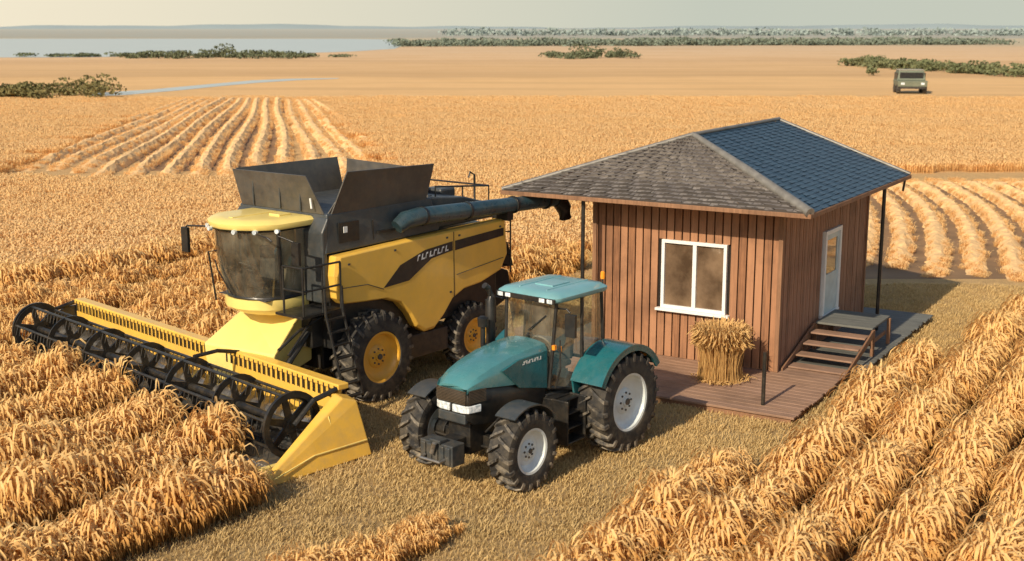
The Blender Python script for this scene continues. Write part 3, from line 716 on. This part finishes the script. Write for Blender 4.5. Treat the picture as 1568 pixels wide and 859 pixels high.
def npmesh(name,parts,mat,parent):
    V=np.concatenate([p[0] for p in parts]); o=0;Fs=[]
    for v,f in parts: Fs.append(f+o); o+=len(v)
    F=np.concatenate(Fs)
    me=bpy.data.meshes.new(name); me.vertices.add(len(V)); me.vertices.foreach_set('co',V.astype(np.float32).ravel())
    me.loops.add(F.size); me.loops.foreach_set('vertex_index',F.astype(np.int32).ravel())
    me.polygons.add(len(F)); me.polygons.foreach_set('loop_start',np.arange(0,F.size,4,dtype=np.int32))
    me.update(calc_edges=True); me.materials.append(mat)
    ob=bpy.data.objects.new(name,me); sc.collection.objects.link(ob)
    if parent: ob.parent=parent
    return ob
def scatter(name,inst,parts,mat,child):
    V=[];F=[]
    for i,(x,y,z,a,s) in enumerate(inst):
        c,s_=math.cos(a)*s/2,math.sin(a)*s/2
        for u,w in ((-1,-1),(1,-1),(1,1),(-1,1)): V.append((x+u*c-w*s_,y+u*s_+w*c,z))
        F.append((4*i,4*i+1,4*i+2,4*i+3))
    me=bpy.data.meshes.new(name); me.from_pydata(V,[],F)
    o=bpy.data.objects.new(name,me); sc.collection.objects.link(o)
    o.instance_type='FACES'; o.use_instance_faces_scale=True; o.show_instancer_for_render=False; o.show_instancer_for_viewport=False
    npmesh(child,parts,mat,o); return o
near1=[blades(80,.22,.78,EAR,1,1,.2,fall=.35,lean=.85),blades(30,.22,.66,LEAF,2,1,.3,lean=1.0,fall=.3)]
near2=[blades(80,.22,.80,EAR,5,1,.22,fall=.35,lean=.95),blades(30,.22,.68,LEAF,6,1,.3,lean=1.0,fall=.3)]
FH=(math.cos(HA),math.sin(HA)); LH=(-FH[1],FH[0])
def hc(x,y): a,b_=x-HO[0],y-HO[1]; return a*FH[0]+b_*FH[1],a*LH[0]+b_*LH[1]
ca,sa=math.cos(rad(-128.5)),math.sin(rad(-128.5))
def ccd(x,y): a,b_=x+3.98,y-25.4; return a*ca+b_*sa,-a*sa+b_*ca
def edgeY(X):
    if X<-14: return 33.6-(X+14)*-.05
    if X<-9: return 33.6+(X+14)/5*6.1
    if X<8: return 39.7+ (0 if X<0 else X*.2)
    return 62+ (X-8)*.2
R_=[[],[]]
def row(p,d,a0,a1,keep,wd=.13,step=.14,sc0=1.0,taper=0):
    a=a0; nx,ny=-d[1],d[0]; ph=random.uniform(0,6)
    while a<a1:
        for k in (-1,0,1):
            o=k*wd+random.gauss(0,.03); wob=.06*math.sin(a*.9+ph)+.04*math.sin(a*2.3+ph)
            x=p[0]+d[0]*(a+random.uniform(-.1,.1))+nx*(o+wob); y=p[1]+d[1]*a+ny*(o+wob)
            s=sc0*(random.uniform(.80,1.15))*(1 if k==0 else .78)*(1+.12*math.sin(a*1.7+ph*2))
            if taper: s*=min(1,.45+.55*min(1,(a1-a)/taper))
            if keep(x,y): R_[random.random()<.5].append((x,y,-.02,random.uniform(0,6.28),s))
        a+=step
D=(.52,.854)
kr=lambda x,y: True
row((1.50,16.2),D,-4,4.7,kr,.17,taper=1.5)
row((2.85,16.2),D,-4,12.2,kr,taper=1)
row((4.14,16.2),D,-4,17.2,kr)
row((5.50,16.2),D,-4,19,kr)
row((6.85,16.2),D,-4,21,kr)
row((8.20,16.2),D,-4,21,kr)
row((9.55,16.2),D,-4,20,kr)
row((10.9,16.2),D,-4,20,kr)
row((12.3,16.2),D,-4,20,kr)
row((-2.6,15.6),(.6,.8),-3,2.7,kr,.24,.17,.75,taper=2.2)
D2=(.63,.776); N2=(-.776,.63)
def kl(x,y):
    hx,hy=hc(x,y); xl,yl=ccd(x,y)
    if hy>-11.3 and -.35<hx<1.72: return False
    if hy>-.15 and hx<2.5: return False
    if hx<=-.3 and yl>-2.2: return False
    if y>edgeY(x)-1.5: return False
    return True
for k in range(0,13):
    row((-6.9+k*1.95*N2[0],15.6+k*1.95*N2[1]),D2,-9,26,kl,.26,.155,1.02 if k<6 else .85)
x=-40
while x<-1:
    y=edgeY(x)
    for k in range(3):
        R_[random.random()<.5].append((x+random.uniform(-.15,.15),y+.1+k*.25+random.uniform(-.1,.1),0,random.uniform(0,6.28),random.uniform(.95,1.25)))
    x+=.13
mid1=[blades(900,1.25,.46,LOW,11,1.0,.22,True),blades(200,1.25,.44,LEAF,12,1.3,.3,True)]
mid2=[blades(900,1.25,.46,LOW,13,1.0,.22,True),blades(200,1.25,.44,LEAF,14,1.3,.3,True)]
def lc(y): return -17.0-(y-68)*.165
def rc(y): return 16.2+(y-42)*.20+1.6*math.sin((y-36)*.10)
def infurrow(x,y):
    if 60<y<138 and abs(x-lc(y))<10.4-(y-68)*.06: return True
    if 36<y<62 and abs(x-rc(y))<6.4: return True
    return False
I=[[],[]]
y=33.6
while y<140:
    st=1.7 if y<60 else (1.9 if y<100 else 2.1)
    x=-.50*y-3
    while x<.50*y+3:
        X=x+random.uniform(-.4,.4); Y=y+random.uniform(-.4,.4)
        if Y>edgeY(X)+.9 and not infurrow(X,Y):
            I[random.random()<.5].append((X,Y,-.02-.46*max(0,(y-88)/52)**1.3,random.choice([0,1.57,3.14,4.71])+random.uniform(-.25,.25),random.uniform(.9,1.12)))
        x+=st
    y+=st
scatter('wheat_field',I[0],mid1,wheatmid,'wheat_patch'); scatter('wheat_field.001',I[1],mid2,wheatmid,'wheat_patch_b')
V=[];F=[]
def ridge(pts,w,h,cl,cs):
    base_=len(V); n=len(pts); prof=[(-1,-.02),(-.6,.55),(-.15,1),(.25,.95),(.65,.5),(1,-.02)]
    for i,(x,y) in enumerate(pts):
        a=pts[min(i+1,n-1)]; c=pts[max(i-1,0)]; tx,ty=a[0]-c[0],a[1]-c[1]; l=math.hypot(tx,ty); nx,ny=-ty/l,tx/l
        e=min(1,i/10,(n-1-i)/10)
        for o,z in prof:
            j=random.uniform(-.16,.16)
            V.append((x+nx*w*(o+j),y+ny*w*(o+j),(z*h*e+random.uniform(-.04,.04)*e) if z>0 else -.03))
        for q in range(cl):
            o=random.uniform(-.75,.75)*w
            R2[random.random()<.5].append((x+nx*o,y+ny*o+random.uniform(-.2,.2),h*.35*e-.12,random.uniform(0,6.28),cs*random.uniform(.7,1.2)))
    m=len(prof)
    for i in range(n-1):
        for k in range(m-1): F.append((base_+i*m+k,base_+i*m+k+1,base_+(i+1)*m+k+1,base_+(i+1)*m+k))
R2=[[],[]]
for j in range(15):
    f=(j-7)/3.5; pts=[]
    y=60+random.uniform(0,6)+4*max(0,abs(f)-1)
    while y<137-random.uniform(0,3):
        hw=5.4-(y-68)*.033; pts.append((lc(y)+f*hw+.15*math.sin(y*.12+j),y)); y+=.6
    ridge(pts,.52,.42 if abs(f)<=1 else .30,2,.50)
for j in range(11):
    f=(j-5)/5; pts=[]; y=36+random.uniform(0,2)+2*abs(f)
    while y<62: pts.append((rc(y)+f*6.2,y)); y+=.3
    ridge(pts,.40,.30,2,.42)
strawsoil=M('straw_swath',(.80,.52,.24),.9,0,.2,3,.8,9)
mk('straw_swaths',V,F,strawsoil)
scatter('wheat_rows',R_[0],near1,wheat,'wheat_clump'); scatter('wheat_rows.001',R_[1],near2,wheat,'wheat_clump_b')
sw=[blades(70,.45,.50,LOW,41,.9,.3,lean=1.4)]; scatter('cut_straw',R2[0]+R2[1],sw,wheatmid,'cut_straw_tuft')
def rightrows(x,y):
    ax,ay=x-1.5,y-16.2; a=ax*.52+ay*.854; p=ax*.854-ay*.52
    if p<-.55: return False
    lim=4.6 if p<.55 else (12.6 if p<1.7 else (18 if p<2.8 else 21))
    return a<lim
stub=[blades(1900,.9,.055,STUB,21,.8,.6,True,lean=1.9)]
S=[]
x=-14
while x<24:
    y=13.0
    while y<60:
        X=x+random.uniform(-.3,.3);Y=y+random.uniform(-.3,.3)
        if abs(X)<.5*Y+2 and Y<edgeY(X)+2 and not (Y>36 and infurrow(X,Y)) and not rightrows(X-.5,Y) and not (kl(X,Y) and (X+6.9)*N2[0]+(Y-15.6)*N2[1]>0): S.append((X,Y,0,random.choice([0,1.57,3.14,4.71])+random.uniform(-.2,.2),random.uniform(.9,1.15)))
        y+=1.3
    x+=1.3
scatter('stubble_grass',S,stub,stubm,'stubble_patch')
B=empty('straw_bundle',(4.42,25.45,F0),0)
def sheaf(n,seed,flare,h,r0):
    r=np.random.default_rng(seed); V=[];F=[]
    for i in range(n):
        q=r.uniform(0,6.283); rr=math.sqrt(r.uniform(0,1)); hh=h*r.uniform(.72,1.08); tw=q+r.uniform(-1.5,1.5); k=len(V)
        lx,ly=r.normal(0,.07,2); dro=r.uniform(0,1)
        for f in (0,.3,.6,.82,.94,1.0):
            R=r0*(1.08-.14*math.sin(min(1,f/.8)*3.14))
            if f>.6: R+=flare*((f-.6)/.4)**1.5*(.5+dro)
            z=hh*f if f<.9 else hh*(f-(.10+.18*dro)*(f-.82)/.18)
            x=rr*R*math.cos(q)+lx*f+r.uniform(-.012,.012); y=rr*R*math.sin(q)+ly*f+r.uniform(-.012,.012); w=.006 if f<.8 else .013
            if f==1.0: w=.003
            V.append((x-w*math.cos(tw),y-w*math.sin(tw),z)); V.append((x+w*math.cos(tw),y+w*math.sin(tw),z+.004))
        for j in range(5): F.append((k+2*j,k+2*j+1,k+2*j+3,k+2*j+2))
    return np.array(V),np.array(F)
npmesh('straw_stalks',[sheaf(3200,4,.15,1.34,.44)],strawm,B)
sp=[blades(260,.62,.10,LEAF,31,1,.6,lean=3.0)]
npmesh('loose_straw',sp,strawm,B)
# ------------------------------------------------------------------ GROUND
def groundm():
    m,nt,p=base('hazed_field_soil'); g=nn(nt,'ShaderNodeNewGeometry').outputs['Position']
    s=nn(nt,'ShaderNodeSeparateXYZ'); nt.links.new(g,s.inputs[0])
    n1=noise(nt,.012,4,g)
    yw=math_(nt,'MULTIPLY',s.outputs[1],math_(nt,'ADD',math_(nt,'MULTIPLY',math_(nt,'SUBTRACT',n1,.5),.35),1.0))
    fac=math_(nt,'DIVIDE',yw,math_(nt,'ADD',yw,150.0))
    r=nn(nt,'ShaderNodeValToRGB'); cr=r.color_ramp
    stops=[(0,(.50,.37,.18)),(.17,(.54,.39,.19)),(.20,(.70,.47,.22)),(.40,(.74,.475,.22)),(.50,(.76,.49,.235)),(.555,(.75,.49,.24)),(.565,(.60,.39,.20)),(.62,(.70,.47,.25)),(.66,(.62,.42,.24)),(.675,(.70,.49,.29)),(.76,(.64,.48,.32)),(.80,(.46,.44,.33)),(.845,(.50,.47,.36)),(.865,(.33,.39,.37)),(.93,(.36,.43,.42)),(1,(.46,.53,.50))]  # far stops turn pale blue-grey: distance haze painted into the ground colour
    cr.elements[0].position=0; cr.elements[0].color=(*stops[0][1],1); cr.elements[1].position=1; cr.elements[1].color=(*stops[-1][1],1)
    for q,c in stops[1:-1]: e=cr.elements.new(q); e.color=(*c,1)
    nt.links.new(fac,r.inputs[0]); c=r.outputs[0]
    c=mixc(nt,mrange(nt,noise(nt,.09,6,g,.65),.4,.7,0,.35),c,(.60,.37,.16))
    mp=nn(nt,'ShaderNodeMapping'); nt.links.new(g,mp.inputs[0]); mp.inputs['Scale'].default_value=(.012,.10,1)
    c=mixc(nt,mrange(nt,noise(nt,1,5,mp.outputs[0],.6),.5,.62,0,.35),c,(.50,.32,.16))
    near=mrange(nt,s.outputs[1],40,160,1,0)
    c=mixc(nt,math_(nt,'MULTIPLY',near,mrange(nt,noise(nt,2.2,8,g,.75),.42,.62,0,.45)),c,(.34,.22,.10))
    c=mixc(nt,math_(nt,'MULTIPLY',near,mrange(nt,noise(nt,26,5,g,.8),.45,.7,0,.5)),c,(.22,.15,.075))
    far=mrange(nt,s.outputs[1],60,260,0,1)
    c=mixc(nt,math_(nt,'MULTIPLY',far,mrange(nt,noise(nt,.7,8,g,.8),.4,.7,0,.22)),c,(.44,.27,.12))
    nt.links.new(c,p.inputs['Base Color']); p.inputs['Roughness'].default_value=1; p.inputs['Specular IOR Level'].default_value=.1
    nt.links.new(bumpn(nt,noise(nt,9,8,g,.8),.8,.08),p.inputs['Normal']); return m
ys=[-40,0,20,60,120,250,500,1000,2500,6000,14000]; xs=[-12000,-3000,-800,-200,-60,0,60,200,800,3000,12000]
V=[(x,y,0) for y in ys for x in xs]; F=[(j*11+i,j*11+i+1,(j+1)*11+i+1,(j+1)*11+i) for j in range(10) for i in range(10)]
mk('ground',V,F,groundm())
def sheet(name,poly,z,mat): return mk(name,[(x,y,z) for x,y in poly],[tuple(range(len(poly)))],mat)
L=[];Rr=[]
y=66
while y<136: hw=5.2-(y-68)*.032; e=min(1,(y-58)/18); L.append((lc(y)-hw*e+random.uniform(-.3,.3),y)); Rr.append((lc(y)+hw*e+random.uniform(-.3,.3),y)); y+=2
sheet('soil_shade_strip',L+Rr[::-1],.004,M('soil_with_shade',(.26,.15,.07),.95,0,.3,.5,.6,6))  # swath soil, coloured dark to stand in for shade between ridges
L=[];Rr=[]; y=37
while y<61: L.append((rc(y)-6.0+random.uniform(-.3,.3),y)); Rr.append((rc(y)+6.2,y)); y+=1
sheet('soil_shade_strip.001',L+Rr[::-1],.004,M('soil_with_shade_right',(.24,.145,.07),.95,0,.3,.5,.6,6))  # right swath soil, its dark tone also replacing weak ridge shade
rowsoilshade=M('row_soil_with_shade',(.17,.115,.055),.95,0,.35,1.5,.8,8)  # soil under the rows, darkened so its colour adds gap shade
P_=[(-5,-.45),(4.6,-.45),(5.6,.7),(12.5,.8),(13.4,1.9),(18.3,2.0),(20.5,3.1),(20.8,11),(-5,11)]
sheet('row_soil_with_shade',[(1.5+a*.52+p*.854,16.2+a*.854-p*.52) for a,p in P_],.004,rowsoilshade)
sheet('row_soil_with_shade.001',[(-12,8.2),(-3.7,18.5),(-4.3,20.0),(-11.8,27.5),(-17,32),(-40,32),(-40,8.2)],.004,rowsoilshade)
sheet('lake',[(-900,560),(-300,335),(-150,318),(-110,322),(-80,345),(-52,395),(-42,450),(-50,620),(-75,800),(-110,850),(-1600,900)],.02,water)
sheet('stream',[(-47,138),(-44,141),(-40.5,152),(-38,163),(-35.2,173),(-31,182),(-26,187),(-26,189.5),(-33,187),(-37.5,181),(-41,168),(-44.5,154),(-49,146)],.02,water)
def foliage(name,spots,mat,leaf,n=70):
    V=[];F=[]
    for x,y,w,h in spots:
        lumps=[(random.uniform(-.5,.5)*w,random.uniform(-.5,.5)*w*.6,h*random.uniform(.3,.7),w*random.uniform(.25,.45),h*random.uniform(.22,.38)) for _ in range(5)]
        for i in range(n):
            lx,ly,lz,lr,lh=random.choice(lumps); q=random.uniform(0,6.28); e=random.uniform(-1.2,1.5)
            cx=x+lx+lr*math.cos(q)*math.cos(e); cy=y+ly+lr*math.sin(q)*math.cos(e); cz=max(.1,lz+lh*math.sin(e))
            a=Vector((random.gauss(0,1),random.gauss(0,1),random.gauss(0,1))).normalized()*leaf*random.uniform(.6,1.3)
            b_=a.cross(Vector((random.gauss(0,1),random.gauss(0,1),random.gauss(0,1)))).normalized()*leaf*random.uniform(.5,1)
            c=Vector((cx,cy,cz)); k=len(V); V+=[c-a,c+b_*.8,c+a,c-b_]; F.append((k,k+1,k+2,k+3))
        k=len(V); t=.04*h+.03
        V+=[(x-t,y-t,0),(x+t,y-t,0),(x+t,y+t,0),(x-t,y+t,0),(x-t*.4,y-t*.4,h*.7),(x+t*.4,y-t*.4,h*.7),(x+t*.4,y+t*.4,h*.7),(x-t*.4,y+t*.4,h*.7)]
        F+=[(k,k+1,k+5,k+4),(k+1,k+2,k+6,k+5),(k+2,k+3,k+7,k+6),(k+3,k,k+4,k+7)]
    me=bpy.data.meshes.new(name); me.from_pydata([tuple(v) for v in V],[],F); me.materials.append(mat)
    o=bpy.data.objects.new(name,me); sc.collection.objects.link(o); return o
ru=random.uniform
foliage('bushes',[(-62+ru(0,20)*ru(.4,1),138+ru(-4,8),ru(2,3.6),ru(.8,1.6)) for _ in range(30)]+[(-47.5,143,3.2,2.4),(-50,144,3,2.2)],leafnear,.2,190)
foliage('tree_line',[(-96+46*(i+ru(-.4,.4))/30,ru(305,325),ru(3,5),ru(1.0,2.1)+(1.4 if 12<i<17 else 0)) for i in range(30)]+[(ru(-160,-40),ru(325,332),ru(3,6),ru(.6,1.1)) for _ in range(24)]+[(-73+i,320,2.4,1.6) for i in range(0)],leaffar,.35,130)
foliage('tree_line.001',[(ru(9,30),ru(305,325),ru(3,5),ru(1.0,1.8)) for _ in range(16)]+[(17,312,4,3.6),(21,312,4,3.0),(27,315,3,2.6)],leaffar,.35,130)
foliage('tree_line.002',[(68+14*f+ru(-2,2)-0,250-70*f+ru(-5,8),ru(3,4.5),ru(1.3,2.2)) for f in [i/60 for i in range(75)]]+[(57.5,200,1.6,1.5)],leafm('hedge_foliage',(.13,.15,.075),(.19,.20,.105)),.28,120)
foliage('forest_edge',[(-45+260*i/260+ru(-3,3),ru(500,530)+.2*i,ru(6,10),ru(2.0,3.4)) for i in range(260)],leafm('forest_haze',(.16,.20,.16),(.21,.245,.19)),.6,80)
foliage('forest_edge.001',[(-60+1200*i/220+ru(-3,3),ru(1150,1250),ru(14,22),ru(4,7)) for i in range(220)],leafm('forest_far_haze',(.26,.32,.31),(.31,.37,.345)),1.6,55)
V=[];F=[]; N=160
for i in range(N+1):
    x=-6000+12000*i/N; h=14+7*math.sin(i*.13)+4*math.sin(i*.41+1)+2*math.sin(i*1.1)
    V+=[(x,6500,-2),(x,6600,h),(x,7600,h*.9)]
for i in range(N):
    for k in (0,1): F.append((3*i+k,3*i+3+k,3*i+4+k,3*i+1+k))
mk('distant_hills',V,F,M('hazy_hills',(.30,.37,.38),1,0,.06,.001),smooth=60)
# ------------------------------------------------------------------ far vehicle
K=empty('off_road_vehicle',(46.3,146,0),rad(-100))
olive=M('olive_paint',(.13,.155,.11),.6,0,.15,1,0,20,0,.3)
b=MB(); b.loft([[(-2.2,-1.6,.8),(2.3,-1.6,.8),(2.3,1.6,.8),(-2.2,1.6,.8)],[(-2.2,-1.65,1.5),(2.3,-1.65,1.5),(2.3,1.65,1.5),(-2.2,1.65,1.5)]])
b.loft([[(-2.2,-1.6,1.5),(1.1,-1.6,1.5),(1.1,1.6,1.5),(-2.2,1.6,1.5)],[(-2.1,-1.4,2.6),(.7,-1.4,2.6),(.7,1.4,2.6),(-2.1,1.4,2.6)]])
b.out('body',olive,K,bev=.08)
b=MB(); b.box(.9,1.02,-1.3,1.3,1.65,2.4)
for s in (1,-1):
    for x0,x1 in ((-1.9,-1.0),(-.8,.1),(.2,.7)): b.box(x0,x1,s*1.53-.06,s*1.53+.06,1.65,2.35)
b.out('windows',black,K)
b=MB(); b.box(-2.1,.7,-1.45,1.45,2.6,2.72); b.out('roof',M('roof_canvas',(.30,.29,.23),.8),K,bev=.05)
b=MB()
for x in (-1.4,1.5):
    for s in (1,-1): b.lathe([(.001,-.2),(.5,-.2),(.55,-.1),(.55,.1),(.5,.2),(.001,.2)],(x,s*1.45,.55),20)
b.box(2.3,2.4,-1.4,1.4,.6,.85)
b.out('wheels_and_bumper',rubber,K)
b=MB(); b.box(2.3,2.34,-1.3,-.9,1.05,1.3); b.box(2.3,2.34,.9,1.3,1.05,1.3); b.out('headlamps',lens,K)
# ------------------------------------------------------------------ LIGHT
sx,sy=-.56,-.83; el=33
world=bpy.data.worlds.new('World'); sc.world=world; world.use_nodes=True; nt=world.node_tree
sky=nt.nodes.new('ShaderNodeTexSky'); sky.sky_type='NISHITA'; sky.sun_disc=False; sky.sun_elevation=rad(el); sky.sun_rotation=math.atan2(sx,sy)
sky.air_density=1.0; sky.dust_density=1.5; sky.ozone_density=1.0
bg=nt.nodes['Background']; nt.links.new(sky.outputs[0],bg.inputs[0]); bg.inputs[1].default_value=.12
gen=nt.nodes.new('ShaderNodeTexCoord').outputs['Generated']; sp=nt.nodes.new('ShaderNodeSeparateXYZ'); nt.links.new(gen,sp.inputs[0])
hz=mixc(nt,mrange(nt,sp.outputs[0],-.42,.15),(.92,.82,.62),(.56,.59,.50))
hz=mixc(nt,mrange(nt,sp.outputs[2],0.02,.5),hz,(.52,.57,.52))
bg2=nt.nodes.new('ShaderNodeBackground'); nt.links.new(hz,bg2.inputs[0]); bg2.inputs[1].default_value=1.0
ms=nt.nodes.new('ShaderNodeMixShader'); nt.links.new(mrange(nt,sp.outputs[2],.03,.45,1,.0),ms.inputs[0]); nt.links.new(bg.outputs[0],ms.inputs[1]); nt.links.new(bg2.outputs[0],ms.inputs[2])
nt.links.new(ms.outputs[0],nt.nodes['World Output'].inputs[0])
ld=bpy.data.lights.new('sun','SUN'); ld.energy=5.0; ld.angle=rad(.7); ld.color=(1,.84,.62)
lo=bpy.data.objects.new('sun',ld); sc.collection.objects.link(lo)
h=math.hypot(sx,sy); dv=Vector((sx/h*math.cos(rad(el)),sy/h*math.cos(rad(el)),math.sin(rad(el))))
lo.rotation_euler=dv.to_track_quat('Z','Y').to_euler()
cd=bpy.data.cameras.new('camera'); co=bpy.data.objects.new('camera',cd); sc.collection.objects.link(co)
co.location=(0,0,7.5); co.rotation_euler=(rad(90-11.53),0,0); cd.lens=43.62; cd.sensor_width=36; cd.clip_end=30000; cd.clip_start=.5
cd.dof.use_dof=True; cd.dof.focus_distance=24; cd.dof.aperture_fstop=1.5
sc.camera=co
sc.view_settings.view_transform='Standard'; sc.view_settings.look='None'; sc.view_settings.exposure=0
